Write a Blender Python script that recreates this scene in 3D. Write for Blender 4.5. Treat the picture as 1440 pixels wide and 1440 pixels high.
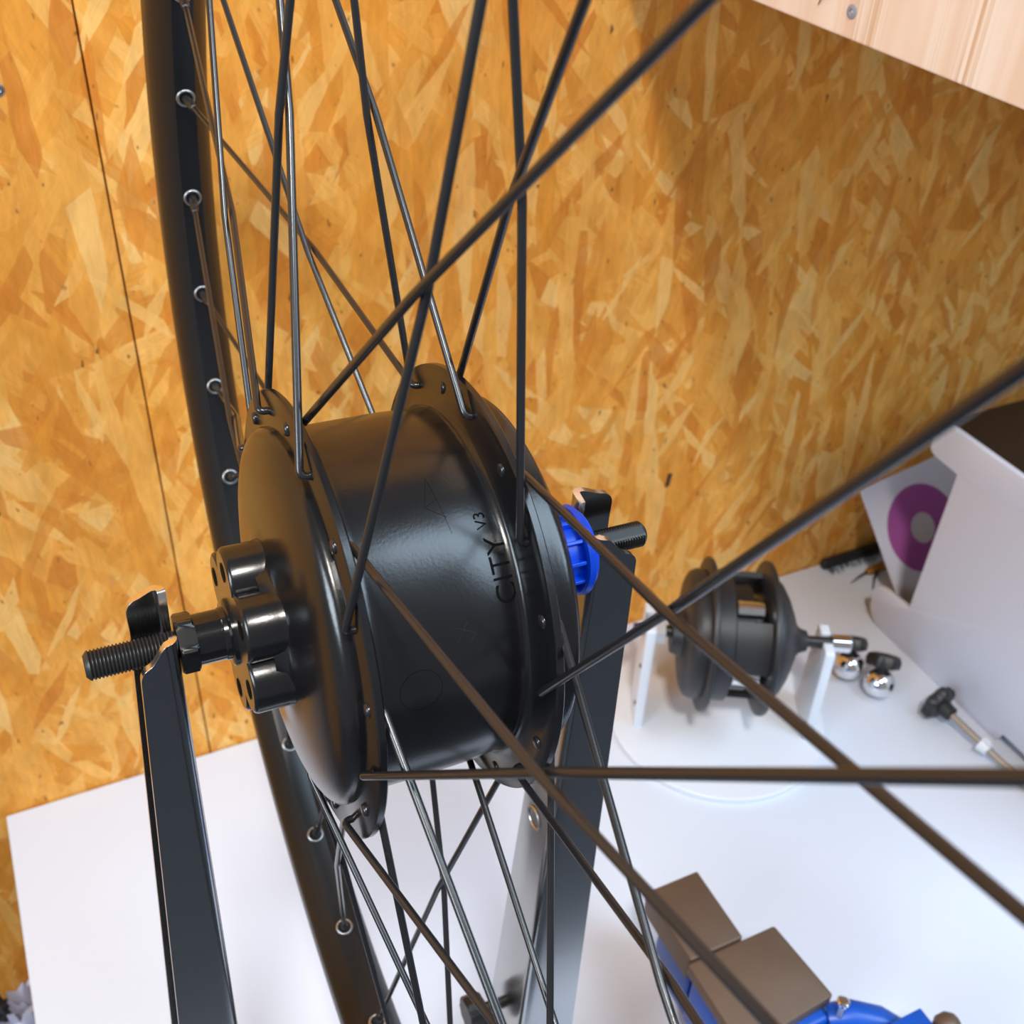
import bpy, bmesh, math, random
from mathutils import Vector, Matrix, Euler, noise
random.seed(7)
R = math.radians; PI = math.pi
for o in list(bpy.data.objects): bpy.data.objects.remove(o)
scene = bpy.context.scene
COL = scene.collection

# ------------------------------------------------------------------ camera
CAM = Vector((0, 0, .775))
pitch, roll, yaw, FPX = R(37.3942), R(-3.1826), R(27.4436), 1551.91
fwd = Vector((math.sin(yaw)*math.cos(pitch), math.cos(yaw)*math.cos(pitch), -math.sin(pitch)))
rgt0 = Vector((math.cos(yaw), -math.sin(yaw), 0)); dwn0 = fwd.cross(rgt0)
rgt = math.cos(roll)*rgt0 + math.sin(roll)*dwn0
dwn = -math.sin(roll)*rgt0 + math.cos(roll)*dwn0
cd = bpy.data.cameras.new('camera'); cam = bpy.data.objects.new('camera', cd); COL.objects.link(cam)
m = Matrix.Identity(4)
for i in range(3):
    m[i][0] = rgt[i]; m[i][1] = -dwn[i]; m[i][2] = -fwd[i]; m[i][3] = CAM[i]
cam.matrix_world = m
cd.sensor_fit = 'HORIZONTAL'; cd.sensor_width = 36; cd.lens = 36*FPX/1440
cd.clip_start = .01; cd.clip_end = 50
cd.dof.use_dof = True; cd.dof.focus_distance = .345; cd.dof.aperture_fstop = 22
scene.camera = cam

# ------------------------------------------------------------------ world, lights, exposure
w = bpy.data.worlds.new('world'); scene.world = w; w.use_nodes = True
bg = w.node_tree.nodes['Background']; bg.inputs[0].default_value = (.92, .94, 1, 1); bg.inputs[1].default_value = .25
def area(name, loc, target, sx, sy, power, color):
    l = bpy.data.lights.new(name, 'AREA'); l.shape = 'RECTANGLE'; l.size = sx; l.size_y = sy
    l.energy = power; l.color = color
    o = bpy.data.objects.new(name, l); COL.objects.link(o); o.location = loc
    o.rotation_euler = (Vector(target)-Vector(loc)).to_track_quat('-Z', 'Y').to_euler()
    return o
area('window_light', (1.48, -.98, 2.25), (.2, .3, .5), 1.0, 2.1, 50, (.62, .81, 1))
area('ceiling_lamp', (-.18, -.6, 2.1), (.15, .45, .3), .2, .2, 23, (1, .95, .87))
area('side_window_light', (-1.9, -.5, 1.4), (.3, .4, .4), 1.0, 1.0, 40, (.78, .90, 1))
scene.view_settings.view_transform = 'Standard'; scene.view_settings.look = 'None'
scene.view_settings.gamma = 1; scene.view_settings.use_curve_mapping = False
scene.view_settings.exposure = .2

# ------------------------------------------------------------------ helpers
def srgb(r, g, b):
    f = lambda c: (c/255/12.92 if c/255 <= .04045 else ((c/255+.055)/1.055)**2.4)
    return (f(r), f(g), f(b), 1)
def mat(name, col, rough=.5, metal=0, spec=.5, bump=0, bscale=200, var=0, vscale=30, coat=0):
    m = bpy.data.materials.new(name); m.use_nodes = True; nt = m.node_tree; b = nt.nodes['Principled BSDF']
    b.inputs['Base Color'].default_value = col; b.inputs['Roughness'].default_value = rough
    b.inputs['Metallic'].default_value = metal; b.inputs['Specular IOR Level'].default_value = spec
    b.inputs['Coat Weight'].default_value = coat; b.inputs['Coat Roughness'].default_value = .1
    tc = nt.nodes.new('ShaderNodeTexCoord')
    if var:
        n = nt.nodes.new('ShaderNodeTexNoise'); n.inputs['Scale'].default_value = vscale; n.inputs['Detail'].default_value = 5
        nt.links.new(tc.outputs['Object'], n.inputs['Vector'])
        mp = nt.nodes.new('ShaderNodeMapRange'); mp.inputs[1].default_value = .3; mp.inputs[2].default_value = .7
        mp.inputs[3].default_value = 1-var; mp.inputs[4].default_value = 1+var
        nt.links.new(n.outputs['Fac'], mp.inputs[0])
        mx = nt.nodes.new('ShaderNodeVectorMath'); mx.operation = 'SCALE'; mx.inputs[0].default_value = col[:3]
        nt.links.new(mp.outputs[0], mx.inputs['Scale']); nt.links.new(mx.outputs[0], b.inputs['Base Color'])
    if bump:
        n = nt.nodes.new('ShaderNodeTexNoise'); n.inputs['Scale'].default_value = bscale; n.inputs['Detail'].default_value = 3
        nt.links.new(tc.outputs['Object'], n.inputs['Vector'])
        bp = nt.nodes.new('ShaderNodeBump'); bp.inputs['Strength'].default_value = bump; bp.inputs['Distance'].default_value = .001
        nt.links.new(n.outputs['Fac'], bp.inputs['Height']); nt.links.new(bp.outputs[0], b.inputs['Normal'])
    return m

def osb_material():
    m = bpy.data.materials.new('osb'); m.use_nodes = True; nt = m.node_tree; N = nt.nodes; L = nt.links
    b = N['Principled BSDF']; b.inputs['Roughness'].default_value = .65; b.inputs['Specular IOR Level'].default_value = .15
    tc = N.new('ShaderNodeTexCoord')
    sep = N.new('ShaderNodeSeparateXYZ'); L.new(tc.outputs['Object'], sep.inputs[0])
    cmb = N.new('ShaderNodeCombineXYZ'); L.new(sep.outputs['X'], cmb.inputs[0]); L.new(sep.outputs['Z'], cmb.inputs[1])
    # wobble so strands have ragged, split ends
    wn = N.new('ShaderNodeTexNoise'); wn.inputs['Scale'].default_value = 30; wn.inputs['Detail'].default_value = 4
    L.new(cmb.outputs[0], wn.inputs['Vector'])
    ws = N.new('ShaderNodeVectorMath'); ws.operation = 'MULTIPLY_ADD'
    L.new(wn.outputs['Color'], ws.inputs[0]); ws.inputs[1].default_value = (.006, .006, 0); L.new(cmb.outputs[0], ws.inputs[2])
    base = N.new('ShaderNodeTexNoise'); base.inputs['Scale'].default_value = 18; base.inputs['Detail'].default_value = 6
    L.new(cmb.outputs[0], base.inputs['Vector'])
    cr = N.new('ShaderNodeValToRGB'); e = cr.color_ramp.elements
    e[0].position = .3; e[0].color = srgb(205, 125, 42); e[1].position = .7; e[1].color = srgb(235, 163, 72)
    L.new(base.outputs['Fac'], cr.inputs[0]); cur = cr.outputs['Color']
    hgt = None
    layers = [(84, .13, .036, .30), (122, .095, .028, .45), (50, .10, .026, .5), (98, .075, .024, .5), (152, .085, .020, .62),
              (20, .075, .018, .64), (72, .11, .034, .6), (112, .07, .017, .6), (132, .048, .010, .7), (58, .05, .009, .7), (92, .06, .011, .66)]
    for i, (ang, ln, wd, th) in enumerate(layers):
        mp = N.new('ShaderNodeMapping'); mp.vector_type = 'TEXTURE'
        mp.inputs['Rotation'].default_value = (0, 0, R(ang)); mp.inputs['Scale'].default_value = (ln, wd, 1)
        mp.inputs['Location'].default_value = (.37*i+.11, .53*i+.07, 0)
        L.new(ws.outputs[0], mp.inputs['Vector'])
        v = N.new('ShaderNodeTexVoronoi'); v.voronoi_dimensions = '2D'; v.inputs['Scale'].default_value = 1
        L.new(mp.outputs[0], v.inputs['Vector'])
        sc = N.new('ShaderNodeSeparateColor'); L.new(v.outputs['Color'], sc.inputs[0])
        r2 = N.new('ShaderNodeValToRGB'); r2.color_ramp.interpolation = 'LINEAR'; e = r2.color_ramp.elements
        e[0].position = 0; e[0].color = srgb(202, 118, 42); e[1].position = 1; e[1].color = srgb(242, 193, 118)
        k = r2.color_ramp.elements.new(.3); k.color = srgb(221, 144, 52)
        k = r2.color_ramp.elements.new(.75); k.color = srgb(238, 171, 82)
        L.new(sc.outputs[0], r2.inputs[0])
        # grain running along the strand
        gm = N.new('ShaderNodeMapping'); gm.inputs['Scale'].default_value = (1.2, 7, 1); L.new(mp.outputs[0], gm.inputs['Vector'])
        gn = N.new('ShaderNodeTexNoise'); gn.inputs['Scale'].default_value = 1.6; gn.inputs['Detail'].default_value = 3; L.new(gm.outputs[0], gn.inputs['Vector'])
        ga = N.new('ShaderNodeMapRange'); ga.inputs[1].default_value = .3; ga.inputs[2].default_value = .7; ga.inputs[3].default_value = .87; ga.inputs[4].default_value = 1.08
        L.new(gn.outputs['Fac'], ga.inputs[0])
        gx = N.new('ShaderNodeVectorMath'); gx.operation = 'SCALE'; L.new(r2.outputs['Color'], gx.inputs[0]); L.new(ga.outputs[0], gx.inputs['Scale'])
        gt = N.new('ShaderNodeMath'); gt.operation = 'GREATER_THAN'; gt.inputs[1].default_value = th; L.new(sc.outputs[1], gt.inputs[0])
        mk = N.new('ShaderNodeMath'); mk.operation = 'MULTIPLY'; mk.inputs[1].default_value = .70; L.new(gt.outputs[0], mk.inputs[0])
        mx = N.new('ShaderNodeMix'); mx.data_type = 'RGBA'; L.new(mk.outputs[0], mx.inputs['Factor']); L.new(cur, mx.inputs['A']); L.new(gx.outputs[0], mx.inputs['B'])
        cur = mx.outputs['Result']
        if i in (0, 2, 4, 7):
            hm = N.new('ShaderNodeMath'); hm.operation = 'MULTIPLY'; L.new(sc.outputs[2], hm.inputs[0]); L.new(gt.outputs[0], hm.inputs[1])
            if hgt is None: hgt = hm.outputs[0]
            else:
                ad = N.new('ShaderNodeMath'); ad.operation = 'ADD'; L.new(hgt, ad.inputs[0]); L.new(hm.outputs[0], ad.inputs[1]); hgt = ad.outputs[0]
    # soft mottling and fine fibres over all strands
    for scl, st, lo, hi in (((60, 26, 1), 1, .90, 1.08), ((260, 60, 1), 1, .92, 1.06)):
        mm = N.new('ShaderNodeMapping'); mm.inputs['Scale'].default_value = scl; L.new(ws.outputs[0], mm.inputs['Vector'])
        mn = N.new('ShaderNodeTexNoise'); mn.inputs['Scale'].default_value = st; mn.inputs['Detail'].default_value = 4; L.new(mm.outputs[0], mn.inputs['Vector'])
        ma = N.new('ShaderNodeMapRange'); ma.inputs[1].default_value = .3; ma.inputs[2].default_value = .7; ma.inputs[3].default_value = lo; ma.inputs[4].default_value = hi
        L.new(mn.outputs['Fac'], ma.inputs[0])
        mv = N.new('ShaderNodeVectorMath'); mv.operation = 'SCALE'; L.new(cur, mv.inputs[0]); L.new(ma.outputs[0], mv.inputs['Scale']); cur = mv.outputs[0]
    # small dark specks of bark and resin
    sm = N.new('ShaderNodeMapping'); sm.inputs['Scale'].default_value = (170, 75, 1); sm.inputs['Rotation'].default_value = (0, 0, R(15)); L.new(cmb.outputs[0], sm.inputs['Vector'])
    sn = N.new('ShaderNodeTexNoise'); sn.inputs['Scale'].default_value = 1; sn.inputs['Detail'].default_value = 2; L.new(sm.outputs[0], sn.inputs['Vector'])
    st = N.new('ShaderNodeMapRange'); st.inputs[1].default_value = .69; st.inputs[2].default_value = .76; L.new(sn.outputs['Fac'], st.inputs[0])
    mx = N.new('ShaderNodeMix'); mx.data_type = 'RGBA'; L.new(st.outputs[0], mx.inputs['Factor']); L.new(cur, mx.inputs['A']); mx.inputs['B'].default_value = srgb(122, 74, 36)
    L.new(mx.outputs['Result'], b.inputs['Base Color'])
    bp = N.new('ShaderNodeBump'); bp.inputs['Strength'].default_value = .35; bp.inputs['Distance'].default_value = .0012
    L.new(hgt, bp.inputs['Height']); L.new(bp.outputs[0], b.inputs['Normal'])
    return m

def pine_material():
    m = bpy.data.materials.new('pine'); m.use_nodes = True; nt = m.node_tree; N = nt.nodes; L = nt.links
    b = N['Principled BSDF']; b.inputs['Roughness'].default_value = .5; b.inputs['Specular IOR Level'].default_value = .3
    tc = N.new('ShaderNodeTexCoord')
    def streak(sy, sz, det, off):
        mp = N.new('ShaderNodeMapping'); mp.inputs['Scale'].default_value = (0, sy, sz); mp.inputs['Location'].default_value = (off, off, 0); mp.inputs['Rotation'].default_value = (R(4), 0, 0)
        L.new(tc.outputs['Object'], mp.inputs['Vector'])
        nz = N.new('ShaderNodeTexNoise'); nz.inputs['Scale'].default_value = 1; nz.inputs['Detail'].default_value = det; nz.inputs['Distortion'].default_value = .3
        L.new(mp.outputs[0], nz.inputs['Vector']); return nz.outputs['Fac']
    cr = N.new('ShaderNodeValToRGB'); e = cr.color_ramp.elements
    e[0].position = .38; e[0].color = srgb(236, 204, 178); e[1].position = .62; e[1].color = srgb(246, 226, 208)
    k = cr.color_ramp.elements.new(.5); k.color = srgb(242, 216, 194)
    L.new(streak(42, 2.2, 2, 0), cr.inputs[0])
    c2 = N.new('ShaderNodeMapRange'); c2.inputs[1].default_value = .46; c2.inputs[2].default_value = .60; L.new(streak(330, 4, 2, 3.3), c2.inputs[0])
    c3 = N.new('ShaderNodeMapRange'); c3.inputs[1].default_value = .48; c3.inputs[2].default_value = .62; L.new(streak(30, 1.5, 1, 7.7), c3.inputs[0])
    mu = N.new('ShaderNodeMath'); mu.operation = 'MULTIPLY'; L.new(c2.outputs[0], mu.inputs[0]); L.new(c3.outputs[0], mu.inputs[1])
    mx = N.new('ShaderNodeMix'); mx.data_type = 'RGBA'; mx.inputs['B'].default_value = srgb(220, 180, 146)
    L.new(mu.outputs[0], mx.inputs['Factor']); L.new(cr.outputs['Color'], mx.inputs['A']); L.new(mx.outputs['Result'], b.inputs['Base Color'])
    return m

M_OSB = osb_material(); M_PINE = pine_material()
M_TABLE = mat('white_laminate', srgb(214, 222, 236), .38, spec=.4, var=.012, vscale=9)
M_HUB = mat('satin_black_paint', (.006, .006, .007, 1), 0.23, spec=.6, bump=.03, bscale=900)
M_HUBG = mat('gloss_black_paint', (.006, .006, .007, 1), .16, spec=.55)
M_RIM = mat('black_anodised', (.008, .008, .009, 1), .34, spec=.4)
M_SPOKE = mat('black_spoke_steel', (.014, .014, .016, 1), .24, spec=.6)
M_EYE = mat('eyelet_steel', (.42, .43, .44, 1), .35, metal=1)
M_NIPPLE = mat('black_nipple', (.012, .012, .012, 1), .35)
M_AXLE = mat('black_oxide_steel', (.018, .017, .017, 1), .36, spec=.6)
M_FACE = mat('machined_mount_face', (.30, .28, .26, 1), .28, metal=1)
M_CHROME = mat('chrome_plate', (.40, .405, .41, 1), .2, metal=1, bump=.02, bscale=60)
M_CUT = mat('bare_cut_steel', (.80, .76, .72, 1), .22, metal=1)
M_BRIGHT = mat('polished_chrome', (.82, .82, .83, 1), .07, metal=1)
M_BLUE = mat('blue_plastic', srgb(0, 78, 228), .32, spec=.4)
M_INK = mat('engraved_lettering', (.0025, .0025, .003, 1), .75, spec=.1)
M_SCRATCH = mat('scuffed_paint', (.022, .02, .018, 1), .6, spec=.2)
M_WHITE = mat('white_painted_panel', srgb(208, 212, 226), .42, spec=.35)
M_WHITE2 = mat('white_plastic_plate', srgb(224, 230, 240), .4, spec=.4)
M_DARK = mat('dark_brown_case', srgb(42, 33, 26), .5, spec=.3)
M_BLACKPL = mat('black_plastic', (.012, .013, .015, 1), .42)
M_DISPLAY = mat('display_hub_grey_black', (.020, .021, .024, 1), .42, spec=.5)
M_VISEBLUE = mat('vise_blue_enamel', srgb(16, 82, 186), .32, spec=.5, var=.06, vscale=60)
M_JAW = mat('jaw_steel', srgb(108, 90, 76), .48, metal=.35, var=.06, vscale=40, bump=.05, bscale=300)
M_STEEL = mat('zinc_steel', (.55, .55, .56, 1), .3, metal=1)
M_SCREW = mat('zinc_screw', srgb(150, 158, 176), .25, metal=.3)
M_ROD = mat('dull_steel_rod', srgb(168, 156, 142), .38, metal=.7)
M_PAPER = mat('white_paper_sleeve', srgb(216, 216, 232), .7, spec=.2)
M_DISC = mat('purple_disc', srgb(164, 88, 156), .3, spec=.5)
M_DISCHUB = mat('disc_clear_hub', srgb(196, 188, 192), .45)
M_BRASS = mat('brass', srgb(196, 140, 60), .35, metal=.7)
M_BAG = mat('grey_plastic_bag', srgb(176, 176, 196), .35, spec=.5)
M_CLOTH = mat('black_cloth', (.02, .021, .026, 1), .8)
M_CRATE = mat('dark_crate', srgb(58, 48, 46), .6)
M_FLOOR = mat('dark_grey_floor', srgb(62, 66, 74), .7, var=.1, vscale=6)
M_STAPLE = mat('rusty_metal', srgb(74, 52, 38), .5, metal=.4)
M_SEAM = mat('dark_seam', srgb(70, 44, 22), .9)

def finish(bm, name, ang=35, recalc=True):
    if recalc: bmesh.ops.recalc_face_normals(bm, faces=bm.faces)
    lim = R(ang)
    for f in bm.faces: f.smooth = True
    for e in bm.edges:
        e.smooth = len(e.link_faces) == 2 and e.calc_face_angle(0) < lim
    me = bpy.data.meshes.new(name); bm.to_mesh(me); bm.free(); return me
def obj(name, me, material, parent=None, loc=(0, 0, 0), rot=(0, 0, 0), label=None, cat=None, group=None, kind=None):
    o = bpy.data.objects.new(name, me); COL.objects.link(o)
    if material and me and not me.materials: me.materials.append(material)
    o.location = loc; o.rotation_euler = rot
    if parent: o.parent = parent
    if label: o['label'] = label
    if cat: o['category'] = cat
    if group: o['group'] = group
    if kind: o['kind'] = kind
    return o
def thing(name, label, cat, loc=(0, 0, 0), rotz=0, group=None):
    return obj(name, None, None, None, loc, (0, 0, rotz), label, cat, group)
def bm_box(bm, x0, x1, y0, y1, z0, z1, bev=0):
    vs = [bm.verts.new((x, y, z)) for x in (x0, x1) for y in (y0, y1) for z in (z0, z1)]
    fs = [(0, 1, 3, 2), (4, 6, 7, 5), (0, 4, 5, 1), (2, 3, 7, 6), (0, 2, 6, 4), (1, 5, 7, 3)]
    faces = [bm.faces.new([vs[i] for i in f]) for f in fs]
    if bev:
        es = list({e for f in faces for e in f.edges})
        bmesh.ops.bevel(bm, geom=es, offset=bev, segments=3, profile=.5, affect='EDGES')
def box(name, x0, x1, y0, y1, z0, z1, bev=.001):
    bm = bmesh.new(); bm_box(bm, x0, x1, y0, y1, z0, z1, bev); return finish(bm, name)
def bm_lathe(bm, prof, seg=96, closed=False, rot=0, fn=None):
    """revolve (x, r) profile about the X axis; angle 0 is +Z, growing towards +Y"""
    rings = []
    for x, r in prof:
        if r < 1e-6: rings.append([bm.verts.new((x, 0, 0))]); continue
        ring = []
        for i in range(seg):
            a = rot + 2*PI*i/seg; rr = fn(x, r, a) if fn else r
            ring.append(bm.verts.new((x, rr*math.sin(a), rr*math.cos(a))))
        rings.append(ring)
    pairs = list(zip(rings, rings[1:])) + ([(rings[-1], rings[0])] if closed else [])
    for A, B in pairs:
        for i in range(seg):
            j = (i+1) % seg
            if len(A) == 1 and len(B) == 1: continue
            if len(A) == 1: bm.faces.new((A[0], B[i], B[j]))
            elif len(B) == 1: bm.faces.new((A[i], A[j], B[0]))
            else: bm.faces.new((A[i], A[j], B[j], B[i]))
def lathe(name, prof, seg=96, closed=False, rot=0, fn=None, ang=35):
    bm = bmesh.new(); bm_lathe(bm, prof, seg, closed, rot, fn); return finish(bm, name, ang)
def bm_tube(bm, pts, rad, n=10, cap=True):
    pts = [Vector(p) for p in pts]; rads = rad if isinstance(rad, (list, tuple)) else [rad]*len(pts)
    t = (pts[1]-pts[0]).normalized(); up = Vector((0, 0, 1)) if abs(t.z) < .9 else Vector((1, 0, 0))
    nrm = t.cross(up).normalized(); rings = []
    for i, p in enumerate(pts):
        tt = (pts[min(i+1, len(pts)-1)] - pts[max(i-1, 0)]).normalized()
        nrm = (nrm - tt*nrm.dot(tt)).normalized(); bn = tt.cross(nrm)
        rings.append([bm.verts.new(p + rads[i]*(math.cos(2*PI*k/n)*nrm + math.sin(2*PI*k/n)*bn)) for k in range(n)])
    for A, B in zip(rings, rings[1:]):
        for k in range(n): bm.faces.new((A[k], A[(k+1) % n], B[(k+1) % n], B[k]))
    if cap: bm.faces.new(rings[0]); bm.faces.new(rings[-1])
def tube(name, pts, rad, n=10, ang=50):
    bm = bmesh.new(); bm_tube(bm, pts, rad, n); return finish(bm, name, ang)
def bm_prism(bm, pts2, d0, d1, axis='X'):
    """extrude polygon along an axis. axis X: pts are (y,z); Y: (x,z); Z: (x,y)"""
    mk = {'X': lambda p, d: (d, p[0], p[1]), 'Y': lambda p, d: (p[0], d, p[1]), 'Z': lambda p, d: (p[0], p[1], d)}[axis]
    a = [bm.verts.new(mk(p, d0)) for p in pts2]; b = [bm.verts.new(mk(p, d1)) for p in pts2]
    n = len(a)
    bm.faces.new(a); bm.faces.new(b[::-1])
    for i in range(n): bm.faces.new((a[i], b[i], b[(i+1) % n], a[(i+1) % n]))
def prism(name, pts2, d0, d1, axis='X', bev=0, ang=30):
    bm = bmesh.new(); bm_prism(bm, pts2, d0, d1, axis)
    if bev:
        bmesh.ops.recalc_face_normals(bm, faces=bm.faces)
        es = [e for e in bm.edges if len(e.link_faces) == 2 and e.calc_face_angle(0) > R(50)]
        bmesh.ops.bevel(bm, geom=es, offset=bev, segments=2, profile=.5, affect='EDGES')
    return finish(bm, name, ang)
def round_poly(pts, rad, n=6):
    out = []
    N = len(pts)
    for i in range(N):
        p = Vector(pts[i]); a = Vector(pts[i-1]); b = Vector(pts[(i+1) % N]); r = rad[i] if isinstance(rad, (list, tuple)) else rad
        if r <= 0: out.append(tuple(p)); continue
        u = (a-p).normalized(); v = (b-p).normalized(); r = min(r, (a-p).length*.49, (b-p).length*.49)
        for k in range(n+1):
            t = k/n; q = (p+u*r)*(1-t)**2 + p*2*t*(1-t) + (p+v*r)*t*t; out.append(tuple(q))
    return out

# ------------------------------------------------------------------ setting
WY = .686
bm = bmesh.new(); bm_box(bm, -1.6, 2.4, WY+.0125, WY+.06, -.75, 1.7)
wall = obj('wall_back', finish(bm, 'wall_back'), M_SEAM, kind='structure', label='OSB clad wall behind the white workbench')
SEAM = .0685
obj('osb_panel', box('osb_panel', -1.15, SEAM-.0006, WY, WY+.012, -.75, 1.7, .0007), M_OSB, wall)
obj('osb_panel', box('osb_panel', SEAM+.0006, 1.30, WY, WY+.012, -.75, 1.7, .0007), M_OSB, wall)
obj('osb_panel', box('osb_panel', 1.3012, 2.4, WY, WY+.012, -.75, 1.7, .0007), M_OSB, wall)
obj('osb_panel', box('osb_panel', -1.6, -1.1512, WY, WY+.012, -.75, 1.7, .0007), M_OSB, wall)
bm = bmesh.new(); bm_box(bm, -1.6, 2.4, -2.2, WY+.06, -.80, -.75)
obj('floor', finish(bm, 'floor'), M_FLOOR, kind='structure', label='dark grey workshop floor')

def screw_mesh(name, r=.0042):
    prof = [(0, r), (.0006, r*.97), (.0009, r*.8), (.0010, r*.45), (.0003, r*.38), (.0001, 0)]
    return lathe(name, prof, 24)
so = obj('wall_screw', screw_mesh('wall_screw', .0040), M_STEEL, loc=(.0205, WY+.0002, .5765), rot=(0, 0, -PI/2),
    label='small silver screw head in the OSB wall at the left edge of the photo', cat='screw')
obj('wall_staple', box('wall_staple', -.0022, .0022, -.0012, 0, -.0075, .0075, .0006), M_STAPLE, loc=(.5197, WY, .175), rot=(0, R(6), 0),
    label='small dark rusty staple on the OSB wall above the display hub', cat='staple')

# ------------------------------------------------------------------ white workbench
tb = thing('workbench', 'white laminate workbench top standing against the OSB wall', 'table', (0, 0, -.75))
obj('table_top', box('table_top', -.1014, 1.5, .10, .6845, .722, .75, .0012), M_TABLE, tb)
for x in (.05, 1.45):
    for y in (.14, .64):
        obj('leg', box('leg', x-.025, x+.025, y-.025, y+.025, 0, .722, .002), M_WHITE, tb)

# ------------------------------------------------------------------ bicycle wheel with hub motor
HUB = Vector((.0922, .2532, .536))
AX = Vector((.99938, -.00750, -.03433)).normalized()
UP = (Vector((0, 0, 1)) - AX*AX.z).normalized(); VV = UP.cross(AX)
WM = Matrix.Identity(4)
for i in range(3):
    WM[i][0] = AX[i]; WM[i][1] = VV[i]; WM[i][2] = UP[i]; WM[i][3] = HUB[i]
wheel = thing('bicycle_wheel', 'black spoked bicycle wheel with a large black hub motor held in the chrome stand', 'wheel')
wheel.matrix_world = WM
RF, XL, XR = .0645, -.0324, .0215
# hub shell between and including the flanges
def body_r(x): return .0580 - 4.0*max(0, x)**2 - 1.2*max(0, -x-.014)**2
prof = [(-.0322, .0), (-.0322, .0702), (-.0317, .0708), (-.0299, .0708), (-.0294, .0702), (-.0293, .0645), (-.0289, .0610), (-.0281, .0590), (-.0270, .0581)]
prof += [(-.0262+.0014*k, body_r(-.0262+.0014*k)) for k in range(31)]
prof += [(.0178, .0572), (.0187, .0580), (.0194, .0597), (.0199, .0622), (.0202, .0655), (.0204, .0702), (.0209, .0708), (.0228, .0708), (.0233, .0702),
        (.0236, .0640), (.0245, .0612), (.0262, .0606), (.0264, .0594), (.0275, .0592), (.0278, .0596), (.0300, .0596), (.0320, .0596), (.0334, .0595), (.0340, .0590), (.0343, .0580),
        (.0375, .0530), (.0410, .0430), (.0440, .0300), (.0465, .0190), (.0475, .0165), (.0520, .0160), (.0522, 0)]
shell = obj('hub_shell', lathe('hub_shell', prof, 160, ang=40), M_HUB, wheel)
dome = [(-.0300, .0595), (-.0335, .0597), (-.0350, .0594), (-.0366, .0578), (-.0380, .0552), (-.0393, .0512), (-.0404, .0460), (-.0413, .040), (-.0420, .033), (-.0426, .027), (-.0440, .0245), (-.0470, .0235), (-.0470, 0)]
obj('side_cover', lathe('side_cover', dome, 160, ang=60), M_HUB, wheel)
# six-lobed brake disc mount
def lobes(x, r, a):
    c, rl = .0176, .0102
    best = .0178
    for k in range(6):
        d = a - (R(12) + k*PI/3); d = (d+PI) % (2*PI)-PI
        s = c*math.sin(d)
        if abs(s) < rl and math.cos(d) > 0: best = max(best, c*math.cos(d)+math.sqrt(rl*rl-s*s))
    return best*r
mount = obj('disc_mount', lathe('disc_mount', [(-.0400, 1.03), (-.0428, 1.012), (-.0445, 1.0), (-.0532, 1.0), (-.0541, .985), (-.0545, .955)], 240, fn=lobes, ang=50), M_HUB, wheel)
bm = bmesh.new()
N = 240; o1 = []; i1 = []
for i in range(N):
    a = 2*PI*i/N; rr = lobes(0, .955, a)
    o1.append(bm.verts.new((-.05452, rr*math.sin(a), rr*math.cos(a)))); i1.append(bm.verts.new((-.05452, .0095*math.sin(a), .0095*math.cos(a))))
for i in range(N): bm.faces.new((o1[i], o1[(i+1) % N], i1[(i+1) % N], i1[i]))
obj('mount_face', finish(bm, 'mount_face'), M_FACE, mount)
hole = lathe('bolt_hole', [(-.0547, .0031), (-.0548, .0024), (-.0546, .0022), (-.0546, 0)], 24)
for k in range(6):
    a = R(12)+k*PI/3
    obj('bolt_hole', hole, M_INK, mount, loc=(0, .0205*math.sin(a), .0205*math.cos(a)))
# axle sleeve, hex nut, threaded axle
obj('axle_sleeve', lathe('axle_sleeve', [(-.0470, .0105), (-.0555, .0105), (-.0560, .0098), (-.0562, .0084), (-.0574, .0082), (-.0577, .0079), (-.0665, .0079), (-.0668, .0072), (-.0668, 0)], 64), M_HUBG, wheel)
def hexr(x, r, a):
    d = (a+R(8)) % (PI/3) - PI/6
    return min(r, .0082/math.cos(d))
obj('hex_nut', lathe('hex_nut', [(-.0655, .0045), (-.0655, .0086), (-.0661, .0097), (-.0702, .0097), (-.0709, .0087), (-.0710, .0045)], 96, fn=hexr, ang=22), M_HUBG, wheel)
def thread(x0, x1, r, pitch=.00105, dep=.0006):
    n = int(abs(x1-x0)/pitch); s = 1 if x1 > x0 else -1; out = [(x0, r)]
    for i in range(n):
        x = x0+s*pitch*i; out += [(x+s*.08*pitch, r), (x+s*.5*pitch, r-dep), (x+s*.92*pitch, r)]
    e = x0+s*pitch*n
    out += [(e+s*.0004, r-.0003), (e+s*.0014, r-.0014), (e+s*.00141, 0)]
    return out
obj('axle', lathe('axle', [(-.06, 0)]+thread(-.0602, -.0962, .0046), 48, ang=25), M_AXLE, wheel)
def flat(x, r, a):
    d = a - R(-28); c = abs(math.cos(d))
    return min(r, .0037/c) if c > .3 else r
obj('axle', lathe('axle', [(.048, 0)]+thread(.0482, .0905, .0047), 64, fn=flat, ang=25), M_AXLE, wheel)
# blue ribbed adapter
blue = obj('blue_adapter', lathe('blue_adapter', [(.0480, .0100), (.0480, .0122), (.0612, .0122), (.0612, .0150), (.0618, .0158), (.0640, .0160), (.0646, .0154), (.0650, .0140), (.0664, .0136), (.0664, .0048)], 72), M_BLUE, wheel, label='bright blue plastic ribbed adapter')
rib = box('rib', .0482, .0613, -.0007, .0007, .0115, .0147, .0003)
for k in range(12): obj('rib', rib, M_BLUE, blue, rot=(R(30*k+9), 0, 0))

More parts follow.
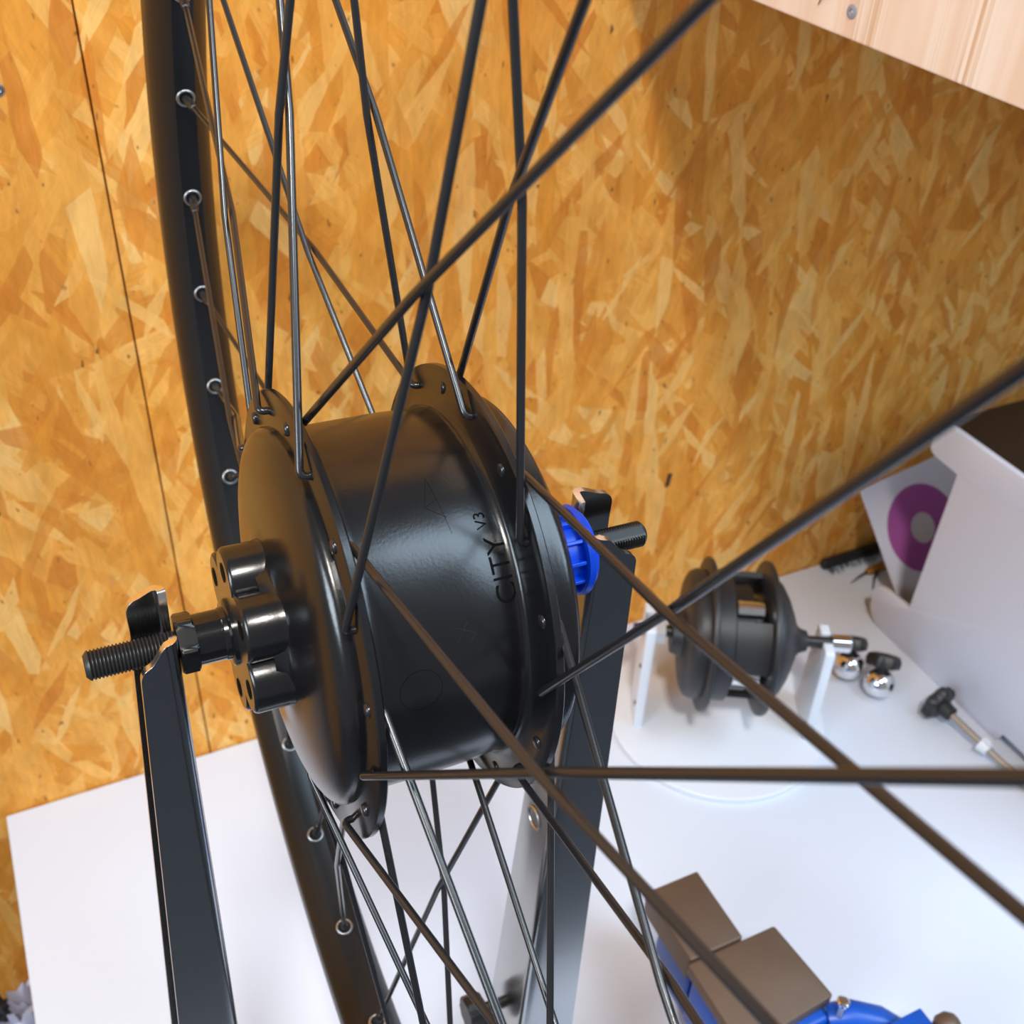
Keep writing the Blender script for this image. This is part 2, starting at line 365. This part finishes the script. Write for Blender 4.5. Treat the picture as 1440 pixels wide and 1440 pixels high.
# lettering, wrapped round the shell
def text_mesh(body, name, width, height, x_base, ang0, rad=.05812, depth=.00012, wid=0):
    c = bpy.data.curves.new(name, 'FONT'); c.body = body; c.size = 1; c.extrude = .01; c.offset = wid
    to = bpy.data.objects.new('tmp_text', c); COL.objects.link(to)
    bpy.context.view_layer.update()
    me = bpy.data.meshes.new_from_object(to.evaluated_get(bpy.context.evaluated_depsgraph_get()))
    bpy.data.objects.remove(to)
    bm = bmesh.new(); bm.from_mesh(me)
    for _ in range(2): bmesh.ops.subdivide_edges(bm, edges=[e for e in bm.edges if e.calc_length() > .12], cuts=1)
    xs = [v.co.x for v in bm.verts]; ys = [v.co.y for v in bm.verts]
    x0, x1, y0, y1 = min(xs), max(xs), min(ys), max(ys)
    for v in bm.verts:
        u = (v.co.x-x0)/(x1-x0)*width; h = (v.co.y-y0)/(y1-y0)*height
        a = R(ang0)+u/.058; rr = body_r(x_base-h) + .00010 + (depth if v.co.z > 0 else -depth)
        v.co = Vector((x_base-h, rr*math.sin(a), rr*math.cos(a)))
    bmesh.ops.triangulate(bm, faces=bm.faces)
    me2 = bpy.data.meshes.new(name); bm.to_mesh(me2); bm.free(); bpy.data.meshes.remove(me); return me2
obj('lettering', text_mesh('CITY', 'lettering', .0195, .0062, .0170, -57.4, wid=-.008), M_INK, shell, label='engraved word CITY')
obj('lettering', text_mesh('V3', 'lettering', .0050, .0034, .0133, -35.6, wid=-.008), M_INK, shell, label='engraved characters V3')
def cyl_line(pts, name, rad, material, label=None):
    bm = bmesh.new()
    for seg in pts:
        P = []
        for (xa, aa), (xb, ab) in zip(seg, seg[1:]):
            for k in range(6):
                t = k/5; x = xa+(xb-xa)*t; a = R(aa+(ab-aa)*t); P.append((x, (body_r(x)+.00002)*math.sin(a), (body_r(x)+.00002)*math.cos(a)))
        Q = [P[0]]
        for q in P[1:]:
            if (Vector(q)-Vector(Q[-1])).length > 1e-6: Q.append(q)
        bm_tube(bm, Q, rad, 5)
    return obj(name, finish(bm, name), material, shell, label=label)
cyl_line([[(.0004, -17), (.0012, -24), (.0022, -35)], [(.0004, -17), (-.0030, -26), (.0012, -24)], [(-.003, -26), (.0022, -30)]], 'engraved_emblem', .00005, M_INK, 'faint engraved line emblem')
cyl_line([[(.0008, -59.6), (-.0008, -61.6), (.0026, -63.2), (.0005, -66)], [(-.0034, -60.3), (-.0008, -61.6), (-.003, -65)]], 'scuff_mark', .00007, M_SCRATCH)
cyl_line([[(-.0149+.0062*math.cos(2*PI*k/24), -76+6.2*math.sin(2*PI*k/24)) for k in range(25)]], 'engraved_emblem', .00006, M_INK, 'faint engraved ring')

# rim
prof = [(-.0048, .2996), (0, .2990), (.0048, .2996), (.0085, .3035), (.0118, .3085), (.0133, .3120), (.0138, .3150), (.0138, .3215), (.0128, .3222), (.0116, .3215), (.0112, .3140), (.0075, .3110), (0, .3095)]
prof = prof + [(-x, r) for x, r in prof[::-1][1:-2]]
rim = obj('rim', lathe('rim', prof, 216, closed=True, ang=30), M_RIM, wheel)
def torus_prof(r, t, n=8): return [(t*math.sin(2*PI*k/n), r+t*math.cos(2*PI*k/n)) for k in range(n)]
bm = bmesh.new(); bm_lathe(bm, torus_prof(.0037, .00085), 24, closed=True)
bmesh.ops.rotate(bm, verts=bm.verts, cent=(0, 0, 0), matrix=Matrix.Rotation(PI/2, 3, 'Y')); bmesh.ops.translate(bm, verts=bm.verts, vec=(0, 0, .2990))
eye = finish(bm, 'eyelet', 60)
TH0, PHL, PHR = 76.29, 46.63, 37.17
for k in range(36): obj('eyelet', eye, M_EYE, rim, rot=(-R(TH0+10*k), 0, 0))
# spokes: one mesh for each of the four kinds, nine copies of each
OFF, BEND, TC, RS = .0034, .0014, .382, .00118
def spoke_path(fx, sg, dang, hx):
    H = Vector((hx, 0, RF)); E = Vector((fx+sg*OFF, 0, RF))
    A0 = Vector((fx, 0, RF)); B = Vector((0, .2985*math.sin(R(dang)), .2985*math.cos(R(dang))))
    Mx = A0.lerp(B, TC) - Vector((sg*BEND, 0, 0))
    d1 = (E-H).normalized(); d2 = (Mx-E).normalized(); br = .0024
    P = [H, H+d1*.001]
    for k in range(6):
        t = k/5; P.append((E-d1*br)*(1-t)**2 + E*2*t*(1-t) + (E+d2*br)*t*t)
    for t in (.2, .5, .8, .94): P.append((E+d2*br).lerp(Mx, t))
    P.append(Mx+ (B-Mx)*.0)
    for t in (.05, .2, .5, .8, 1): P.append(Mx.lerp(B, t))
    return P, Mx, B
def spoke_meshes(fx, sg, dang, hx):
    P, Mx, B = spoke_path(fx, sg, dang, hx)
    bm = bmesh.new(); bm_tube(bm, P, RS, 12)
    h = P[0]; bm_tube(bm, [h-Vector((sg*.0007, 0, 0)), h-Vector((sg*.0005, 0, 0)), h+Vector((sg*.0001, 0, 0)), h+Vector((sg*.0006, 0, 0))], [.0010, .0018, .0021, .0021], 12)
    s = finish(bm, 'spoke', 50)
    d = (Mx-B).normalized()
    n = tube('nipple', [B-d*.002, B+d*.008, B+d*.0085, B+d*.012, B+d*.0125], [.0021, .0021, .0018, .0017, .0012], 12, 30)
    return s, n
for fx, ph, sg, h0, dang, hx in ((-.0317, PHL, -1, 1, 39.66, -.0290), (-.0317, PHL, 1, 0, -40.34, -.0326), (.0216, PHR, -1, 0, 39.12, .0237), (.0216, PHR, 1, 1, -40.88, .0201)):
    s, n = spoke_meshes(fx, sg, dang, hx)
    for j in range(9):
        o = obj('spoke', s, M_SPOKE, wheel, rot=(-R(ph-20*(h0+2*j)), 0, 0))
        obj('nipple', n, M_NIPPLE, o)

# ------------------------------------------------------------------ chrome truing stand
stand = thing('truing_stand', 'chrome steel truing stand with two slotted uprights holding the wheel axle', 'truing stand', (HUB.x, HUB.y, 0))
STI = Matrix.Translation(-Vector((HUB.x, HUB.y, 0)))
def upright(xw, out, w0, dw, yf, yr0, dyr, top_wf, top_of, top_wr, top_or, drift):
    """folded steel channel in wheel coordinates: web beside the hub, two flanges folded outwards"""
    zbot = -.513; cols = []
    sl = .0050
    def wx(z): return xw + drift*(-min(z, 0))
    def wid(z): return w0 + dw*(-min(z, 0))
    def yr(z): return yr0 + dyr*(-min(z, 0))
    cr = .0032
    C_ = []
    # each column: fx(z), fy(z), bottom of its upper part, top z
    TS = (0.06, .12, .18, .24, .3, .36, .42, .5, .6, .7, .78, .85, .91, .96, .99, 1)
    def ztop(t, zw, zo):
        k = min(1, max(0, t/.68)); k = k*k*(3-2*k)*.7+k*.3; z = zw+(zo-zw)*k
        if t > .6: z -= .0050*(1-math.sqrt(max(0, 1-((t-.6)/.4)**2)))
        return z
    for t in TS[::-1]:
        C_.append((lambda z, t=t: wx(z)+out*(cr+(wid(z)-cr)*t), lambda z: yf, -.014, ztop(t, top_wf, top_of)))
    for q in range(4):
        a = PI/2*(q+1)/4
        C_.append((lambda z, a=a: wx(z)+out*cr*(1-math.sin(a)), lambda z, a=a: yf+cr*(1-math.cos(a)), None, top_wf))
    C_.append((wx, lambda z: -sl, 0, top_wf-.001))
    for k in range(1, 8):
        a = PI*k/8; C_.append((wx, lambda z, a=a: -sl*math.cos(a), -sl*math.sin(a), None))
    C_.append((wx, lambda z: sl, 0, top_wr-.001))
    for q in range(4):
        a = PI/2*q/4
        C_.append((lambda z, a=a: wx(z)+out*cr*(1-math.cos(a)), lambda z, a=a: yr(z)-cr*(1-math.sin(a)), None, top_wr))
    for t in TS:
        C_.append((lambda z, t=t: wx(z)+out*(cr+(wid(z)-cr)*t), lambda z: yr(z), -.014, ztop(t, top_wr, top_or)))
    bm = bmesh.new(); g = []
    for fx, fy, sb, zt in C_:
        col = []
        zb = sb if sb is not None else 0
        rows = [zbot + (zb-zbot)*k/10 for k in range(11)]
        if zt is not None: rows += [zb+(zt-zb)*k/3 for k in range(1, 4)]
        for z in rows: col.append(bm.verts.new((fx(z), fy(z), z)))
        g.append(col)
    for A, B in zip(g, g[1:]):
        for k in range(min(len(A), len(B))-1): bm.faces.new((A[k], B[k], B[k+1], A[k+1]))
    bmesh.ops.recalc_face_normals(bm, faces=bm.faces)
    # all normals away from the channel's inside (towards the hub)
    s = sum((f.normal.x*(-out))*f.calc_area() for f in bm.faces)
    if s < 0: bmesh.ops.reverse_faces(bm, faces=bm.faces)
    return finish(bm, 'upright', 50, recalc=False)
def add_upright(me):
    o = obj('upright', me, M_CHROME, stand); o.data.materials.append(M_CUT)
    o.matrix_parent_inverse = Matrix.Identity(4); o.matrix_basis = STI @ WM
    s = o.modifiers.new('thickness', 'SOLIDIFY'); s.thickness = .0024; s.offset = -1; s.material_offset_rim = 1; s.use_even_offset = True
    b = o.modifiers.new('edge', 'BEVEL'); b.width = .0003; b.segments = 2; b.limit_method = 'ANGLE'; b.angle_limit = R(60)
    return o
upl = add_upright(upright(-.0713, -1, .0118, .054, -.0100, .0090, .05, .0095, .0022, .0172, .0148, .010))
upr = add_upright(upright(.0668, 1, .0168, .046, -.0100, .0125, .040, .0100, .0015, .0165, .0135, -.004))
ring = obj('bolt_hole', lathe('bolt_hole', [(-.0003, .0058), (-.0008, .0052), (-.0004, .0046), (.0010, .0040), (.0016, .0025), (.0016, 0)], 32), M_STEEL, upr, loc=(.0664, .0055, -.1535))
kn = obj('adjusting_knob', lathe('adjusting_knob', [(.064, .003), (.058, .003), (.058, .0085), (.0572, .0095), (.049, .0095), (.048, .0085), (.048, 0)], 40, fn=lambda x, r, a: r*(1+.05*math.cos(10*a))), M_BLACKPL, upr, loc=(0, .0165, -.322))
obj('stand_base', box('stand_base', -.13, .16, -.06, .06, 0, .026, .004), M_BLACKPL, stand)

# ------------------------------------------------------------------ pine sided wall cabinet
cab = thing('wall_cabinet', 'pale pine wall cabinet side fixed above the bench at the top right', 'cabinet', (.41, WY, .634))
obj('side_panel', box('side_panel', 0, .018, -.37, -.001, 0, .55, .0012), M_PINE, cab)
obj('bottom_board', box('bottom_board', 0.0185, .70, -.37, -.001, .004, .022, .0012), M_PINE, cab)
obj('top_board', box('top_board', 0.0185, .70, -.37, -.001, .53, .548, .0012), M_PINE, cab)
obj('side_panel', box('side_panel', 0.701, .719, -.37, -.001, 0, .55, .0012), M_PINE, cab)
obj('back_board', box('back_board', 0.0185, .70, -.008, -.001, .023, .529, .001), M_PINE, cab)
sc = obj('screw', screw_mesh('screw', .0036), M_SCREW, cab, loc=(.0002, -.2323, .0127), rot=(0, 0, PI), label='countersunk silver screw')
obj('screw_recess', lathe('screw_recess', [(0, .0058), (.0002, .0050), (.0001, .0036)], 28), M_ROD, sc, loc=(-.0002, 0, 0))
obj('cable_tie', tube('cable_tie', [(0, 0, 0), (-.0008, -.003, .006), (-.0012, -.009, .016), (-.001, -.018, .030), (.0005, -.026, .046)], [.0002, .0006, .0008, .0008, .0008], 8), M_BLACKPL, loc=(.4085, .478, .6445),
    label='black pointed cable tie tail hanging on the pine cabinet side', cat='cable tie')

# ------------------------------------------------------------------ display hub on its white stand
DC = Vector((.508, .5418, .1048)); DYAW = R(-29)
ds = thing('display_stand', 'white display stand with a round base and two upright plates on the bench', 'stand', (DC.x, DC.y, 0), DYAW)
bm = bmesh.new(); bm_lathe(bm, [(0, 0), (0, .0995), (.0006, .1005), (.0052, .1005), (.006, .0995), (.006, 0)], 128)
bmesh.ops.rotate(bm, verts=bm.verts, cent=(0, 0, 0), matrix=Matrix.Rotation(-PI/2, 3, 'Y'))
obj('round_base', finish(bm, 'round_base', 30), M_WHITE2, ds)
def plate(x0, x1, ztop):
    pts = round_poly([(-.026, .006), (.026, .006), (.020, ztop), (.0058, ztop), (.0058, DC.z-.004), (-.0058, DC.z-.004), (-.0058, ztop), (-.020, ztop)], [0, 0, .004, .001, .003, .003, .001, .004])
    return prism('side_plate', pts, x0, x1, 'X', .0008)
p1 = obj('side_plate', plate(-.0785, -.0700, DC.z+.016), M_WHITE2, ds)
p2 = obj('side_plate', plate(.0775, .0860, DC.z+.005), M_WHITE2, ds)
scb = lathe('screw', [(0, .0022), (.0008, .0022), (.0013, .0016), (.0014, 0)], 16)
for z, y in ((.03, -.018), (.075, -.016)): obj('screw', scb, M_BLACKPL, p1, loc=(-.0785, y, z), rot=(0, 0, PI))
for z, y in ((.018, -.019),): obj('screw', scb, M_BLACKPL, p2, loc=(.0775, y, z), rot=(0, 0, PI))
dh = thing('display_hub', 'cut-open dark grey hub motor mounted between the white plates of the display stand', 'hub motor', DC, DYAW)
obj('flange', lathe('flange', [(-.0285, .030), (-.0285, .066), (-.0275, .068), (-.0255, .0685), (-.0235, .068), (-.0225, .066), (-.0225, .030)], 96), M_DISPLAY, dh)
obj('flange', lathe('flange', [(.0225, .030), (.0225, .066), (.0235, .068), (.0255, .0685), (.0275, .068), (.0285, .066), (.0285, .030)], 96), M_DISPLAY, dh)
obj('side_cover', lathe('side_cover', [(-.0285, .057), (-.036, .0575), (-.041, .055), (-.044, .050), (-.0455, .040), (-.0465, .022), (-.051, .020), (-.055, .019), (-.055, .006)], 96, ang=50), M_DISPLAY, dh)
obj('side_cover', lathe('side_cover', [(.0285, .055), (.033, .0545), (.038, .050), (.044, .040), (.050, .026), (.054, .015), (.058, .011), (.064, .009), (.064, .0045)], 96, ang=50), M_DISPLAY, dh)
# outer drum, cut open with windows: a ring of bridges between the flanges
drum = bmesh.new()
bm_lathe(drum, [(-.0225, .0520), (-.0225, .0575), (-.0080, .0575), (-.0075, .0570), (-.0075, .0520)], 96, closed=True)
obj('drum', finish(drum, 'drum'), M_DISPLAY, dh)
obj('stator_ring', lathe('stator_ring', [(-.006, .018), (-.006, .047), (.010, .047), (.010, .018)], 60, closed=True), M_BLACKPL, dh)
obj('bearing', lathe('bearing', [(.011, .010), (.011, .034), (.019, .034), (.019, .010)], 60, closed=True), M_BRIGHT, dh)
br = bmesh.new()
for k in range(9):
    a0 = R(-20)+k*R(5); 
seg = 10; vin = []; vout = []
for i in range(seg+1):
    a = R(-23)+R(46)*i/seg
    vin.append([br.verts.new((x, .0525*math.sin(a), .0525*math.cos(a))) for x in (-.0072, .0222)]); vout.append([br.verts.new((x, .0575*math.sin(a), .0575*math.cos(a))) for x in (-.0072, .0222)])
for i in range(seg):
    br.faces.new((vout[i][0], vout[i][1], vout[i+1][1], vout[i+1][0])); br.faces.new((vin[i][0], vin[i+1][0], vin[i+1][1], vin[i][1]))
    for s in (0, 1): br.faces.new((vin[i][s], vout[i][s], vout[i+1][s], vin[i+1][s]))
for i in (0, seg): br.faces.new((vin[i][0], vin[i][1], vout[i][1], vout[i][0]))
bridge = finish(br, 'bridge')
for a in (-58, 62, 182): obj('bridge', bridge, M_DISPLAY, dh, rot=(-R(a), 0, 0))
obj('planet_roller', lathe('planet_roller', [(-.006, 0), (-.006, .008), (-.005, .009), (.017, .009), (.018, .008), (.018, 0)], 32), M_BRIGHT, dh, loc=(0, -.044*math.sin(R(95)), .044*math.cos(R(95))))
obj('planet_roller', lathe('planet_roller', [(-.006, 0), (-.006, .008), (-.005, .009), (.017, .009), (.018, .008), (.018, 0)], 32), M_BRIGHT, dh, loc=(0, -.044*math.sin(R(18)), .044*math.cos(R(18))))
obj('axle', lathe('axle', [(-.088, 0), (-.088, .0048), (-.0875, .0052), (.0955, .0052), (.096, .0048), (.096, 0)], 32), M_AXLE, dh)
obj('axle_nut', lathe('axle_nut', [(-.0695, .005), (-.0695, .012), (-.0605, .012), (-.0605, .005)], 6, closed=True, ang=20), M_STEEL, dh)
obj('end_cap', lathe('end_cap', [(.0865, .0052), (.0865, .0078), (.102, .0078), (.103, .007), (.103, 0)], 32), M_BRIGHT, dh, label='polished silver end cap')

# ------------------------------------------------------------------ two chrome knobs with black caps
def chrome_knob(loc, rz, tilt, label):
    t = thing('leveling_foot', label, 'foot', loc, 0, 'chrome feet beside the display stand')
    t.rotation_euler = Euler((-tilt, 0, rz))
    Q = Matrix.Rotation(-PI/2, 3, 'Y')
    prof = [(-.0140, 0), (-.0138, .0045), (-.0115, .0102), (-.0075, .0135), (-.0025, .0152), (.0025, .0152), (.0075, .0133), (.0110, .0100), (.0125, .0072), (.0130, .0065), (.0180, .0063), (.0180, 0)]
    bm = bmesh.new(); bm_lathe(bm, prof, 56); bmesh.ops.rotate(bm, verts=bm.verts, cent=(0, 0, 0), matrix=Q)
    obj('chrome_foot', finish(bm, 'chrome_foot', 60), M_BRIGHT, t)
    def lobed(x, r, a): return r*(1+.07*math.cos(6*a))
    bm = bmesh.new(); bm_lathe(bm, [(.0150, 0), (.0150, .0122), (.0162, .0152), (.0225, .0158), (.0270, .0140), (.0284, .0105), (.0287, 0)], 72, fn=lobed); bmesh.ops.rotate(bm, verts=bm.verts, cent=(0, 0, 0), matrix=Q)
    obj('cap', finish(bm, 'cap', 40), M_BLACKPL, t, label='black lobed plastic cap')
    return t
chrome_knob((.6575, .5345, .0155), R(-30), R(38), 'chrome foot with black cap touching the right plate of the display stand')
chrome_knob((.6695, .5040, .0155), R(-40), R(36), 'chrome foot with black cap standing free nearer the star knob')

# ------------------------------------------------------------------ star knob on a threaded rod
kb = thing('star_knob', 'black star knob on a steel rod lying on the bench beside the white side panel', 'knob', (.703, .4545, .0175), 0)
dirv = Vector((.012, -.1, -.0105)).normalized()
kb.rotation_euler = dirv.to_track_quat('X', 'Z').to_euler()
def star6(x, r, a): return r*(1+.09*math.cos(6*a))
obj('knob_head', lathe('knob_head', [(-.012, 0), (-.012, .012), (-.0095, .0168), (-.003, .0172), (0, .0150), (.001, .008), (.011, .0072), (.012, .0060), (.012, 0)], 72, fn=lambda x, r, a: star6(x, r, a) if r > .009 else r, ang=45), M_BLACKPL, kb)
obj('rod', lathe('rod', [(.011, 0)]+thread(.0111, .125, .0034, .0014, .0003), 24, ang=60), M_ROD, kb)
obj('wing_nut', lathe('wing_nut', [(.047, .0034), (.047, .0080), (.051, .0072), (.056, .0060), (.056, .0034)], 24, closed=True), M_WHITE2, kb)
wn = prism('wing', [(-.006, .004), (.006, .004), (.004, .0135), (-.004, .0120)], -.0012, .0012, 'Y', .0004)
for a in (20, 200): obj('wing', wn, M_WHITE2, kb, loc=(.051, 0, 0), rot=(R(a), 0, 0))

# ------------------------------------------------------------------ white sided device at the right edge
dv = thing('white_cased_device', 'white C-shaped side panel with a dark brown case at the right edge of the bench', 'machine', (.735, 0, 0))
outl = round_poly([(.18, .012), (.408, .012), (.412, 0), (.594, 0), (.600, .046), (.550, .050), (.549, .214), (.588, .216), (.586, .2525), (.18, .2525)],
                  [0, 0, 0, .022, .018, .002, .002, .012, .012, 0])
obj('side_panel', prism('side_panel', outl, 0, .006, 'X', .0012), M_WHITE, dv)
obj('case', box('case', .0065, .42, .18, .545, .012, .247, .006), M_DARK, dv, label='dark brown case behind the white panel')
obj('case_top', box('case_top', .0065, .42, .18, .583, .2475, .2515, .0012), M_DARK, dv)
obj('side_panel', prism('side_panel', outl, .4205, .4265, 'X', .0012), M_WHITE, dv)

# ------------------------------------------------------------------ disc in paper sleeve leaning behind it
TL = Vector((.7587, .672, .1065)); E1 = Vector((.1113, .009, .0095)).normalized(); E2 = Vector((.0185, -.110, -.132)).normalized()
E2 = (E2-E1*E2.dot(E1)).normalized(); NN = E1.cross(E2)
if NN.y > 0: NN = -NN
SM = Matrix.Identity(4)
for i in range(3): SM[i][0] = E1[i]; SM[i][1] = E2[i]; SM[i][2] = NN[i]; SM[i][3] = TL[i]
sl = thing('disc_sleeve', 'white paper sleeve with a window showing a purple disc, leaning on the wall', 'disc sleeve'); sl.matrix_world = SM
S = .132
obj('paper', prism('paper', round_poly([(0, 0), (S, 0), (S, S), (0, S)], .002), -.0012, 0, 'Z'), M_PAPER, sl)
def zdisc(name, r0, r1, z0, z1, seg=64):
    bm = bmesh.new(); pr = [(z0, max(r0, 1e-9)), (z0, r1), (z1, r1), (z1, max(r0, 1e-9))]
    bm_lathe(bm, pr, seg, closed=r0 > 0); bmesh.ops.rotate(bm, verts=bm.verts, cent=(0, 0, 0), matrix=Matrix.Rotation(-PI/2, 3, 'Y')); return finish(bm, name)
cx, cy = (Vector((.827, .636, .062))-TL).dot(E1), (Vector((.827, .636, .062))-TL).dot(E2)
obj('disc', zdisc('disc', .0165, .0475, .0001, .0006), M_DISC, sl, loc=(cx, cy, 0))
obj('disc_hub', zdisc('disc_hub', 0, .0160, .0001, .0005), M_DISCHUB, sl, loc=(cx, cy, 0))

# ------------------------------------------------------------------ brush and probes against the wall
bs = thing('strip_brush', 'dark bristle strip brush lying along the foot of the wall', 'brush', (.795, .672, 0))
obj('brush_back', box('brush_back', -.055, .06, .001, .0095, 0, .012, .002), M_BLACKPL, bs)
bm = bmesh.new()
for k in range(46):
    x = -.052+.0024*k; bm_tube(bm, [(x, .002, .006), (x+random.uniform(-.003, .001), -.006-random.uniform(0, .006), .005+random.uniform(-.003, .004))], .0006, 4)
obj('bristles', finish(bm, 'bristles'), M_CLOTH, bs, kind='stuff')
pb = thing('brass_probe', 'brass probe with two thin dark tips in front of the strip brush', 'probe', (.797, .6505, .0045), R(185))
obj('brass_body', lathe('brass_body', [(-.018, 0), (-.018, .0044), (.014, .0044), (.018, .0030), (.019, 0)], 24), M_BRASS, pb)
obj('tip', tube('tip', [(.018, 0, 0), (.030, .001, -.001), (.044, .003, -.003)], [.0016, .0013, .0005], 8), M_BLACKPL, pb)
obj('tip', tube('tip', [(.002, .003, 0), (.016, .010, -.001), (.030, .022, -.003)], [.0016, .0013, .0005], 8), M_BLACKPL, pb)

# ------------------------------------------------------------------ blue bench vise
vs = thing('bench_vise', 'blue bench vise with bare steel jaws at the bottom edge of the photo', 'vise', (.345, .29, 0))
def vb(name, x0, x1, y0, y1, z0, z1, bev, material, parent=vs, label=None):
    return obj(name, box(name, x0-.345, x1-.345, y0-.29, y1-.29, z0, z1, bev), material, parent, label=label)
vb('vise_base', .322, .366, .15, .345, 0, .022, .004, M_VISEBLUE)
fj = vb('fixed_jaw', .320, .347, .308, .350, .0225, .0655, .003, M_VISEBLUE)
vb('jaw_plate', .3105, .3535, .3015, .359, .066, .0905, .0015, M_JAW, fj, 'bare steel jaw')
mj = vb('moving_jaw', .311, .380, .234, .2975, .0225, .0785, .004, M_VISEBLUE)
pl = prism('jaw_plate', round_poly([(.3075-.345, .300-.29), (.3075-.345, .2365-.29), (.384-.345, .242-.29), (.3785-.345, .300-.29)], .0025), .079, .0905, 'Z', .001)
obj('jaw_plate', pl, M_JAW, mj, label='bare steel jaw')
arm = [Vector((.380, .238, .070)), Vector((.395, .232, .072)), Vector((.410, .222, .070)), Vector((.420, .212, .066)), Vector((.424, .200, .06))]
obj('side_arm', tube('side_arm', [a-Vector((.345, .29, 0)) for a in arm], [.010, .011, .011, .010, .009], 16), M_VISEBLUE, vs)
vb('slide_block', .407, .433, .150, .2125, .0225, .088, .0012, M_VISEBLUE)
obj('handle_knob', lathe('handle_knob', [(-.008, 0), (-.007, .006), (-.003, .0085), (.003, .0085), (.007, .006), (.008, 0)], 32), M_JAW, vs, loc=(.441-.345, .196-.29, .086))
bo = obj('clamp_bolt', tube('clamp_bolt', [(0, 0, 0), (.0008, .0012, .021)], .0026, 16), M_STEEL, vs, loc=(.384-.345, .2330-.29, .072))
obj('bolt_head', tube('bolt_head', [(.0008, .0012, .0195), (.0009, .0013, .0200), (.001, .0014, .0225), (.001, .0015, .0235)], [.0035, .0043, .0043, .0030], 18, 30), M_BRIGHT, bo)

# ------------------------------------------------------------------ things below the bench end, bottom left
crate = thing('storage_crate', 'dark storage crate on the floor beyond the left end of the bench', 'crate', (-.33, .49, -.75))
obj('crate_body', box('crate_body', -.19, .20, -.17, .185, 0, .44, .008), M_CRATE, crate)
obj('crate_rim', box('crate_rim', -.2, .21, -.18, .19, .435, .455, .005), M_CRATE, crate)
def lump(name, sx, sy, sz, amp, fr, seed):
    bm = bmesh.new(); bmesh.ops.create_icosphere(bm, subdivisions=4, radius=1)
    for v in bm.verts:
        d = v.co.normalized(); n = noise.noise(d*fr+Vector((seed, 0, 0)))+.5*abs(noise.noise(d*fr*2.3+Vector((0, seed, 0))))
        r = 1+amp*n; v.co = Vector((d.x*sx*r, d.y*sy*r, max(d.z*sz*r, -sz*.6)))
    return finish(bm, name, 40)
obj('plastic_bag', lump('plastic_bag', .034, .026, .056, .8, 3.8, 3.1), M_BAG, loc=(-.136, .642, -.262),
    label='crumpled pale grey plastic bag on the crate below the bench corner', cat='plastic bag')
obj('work_glove', lump('work_glove', .010, .011, .010, .5, 2.4, 8.4), M_CLOTH, loc=(-.157, .645, -.203),
    label='small black cloth glove lying on the pale plastic bag', cat='glove')
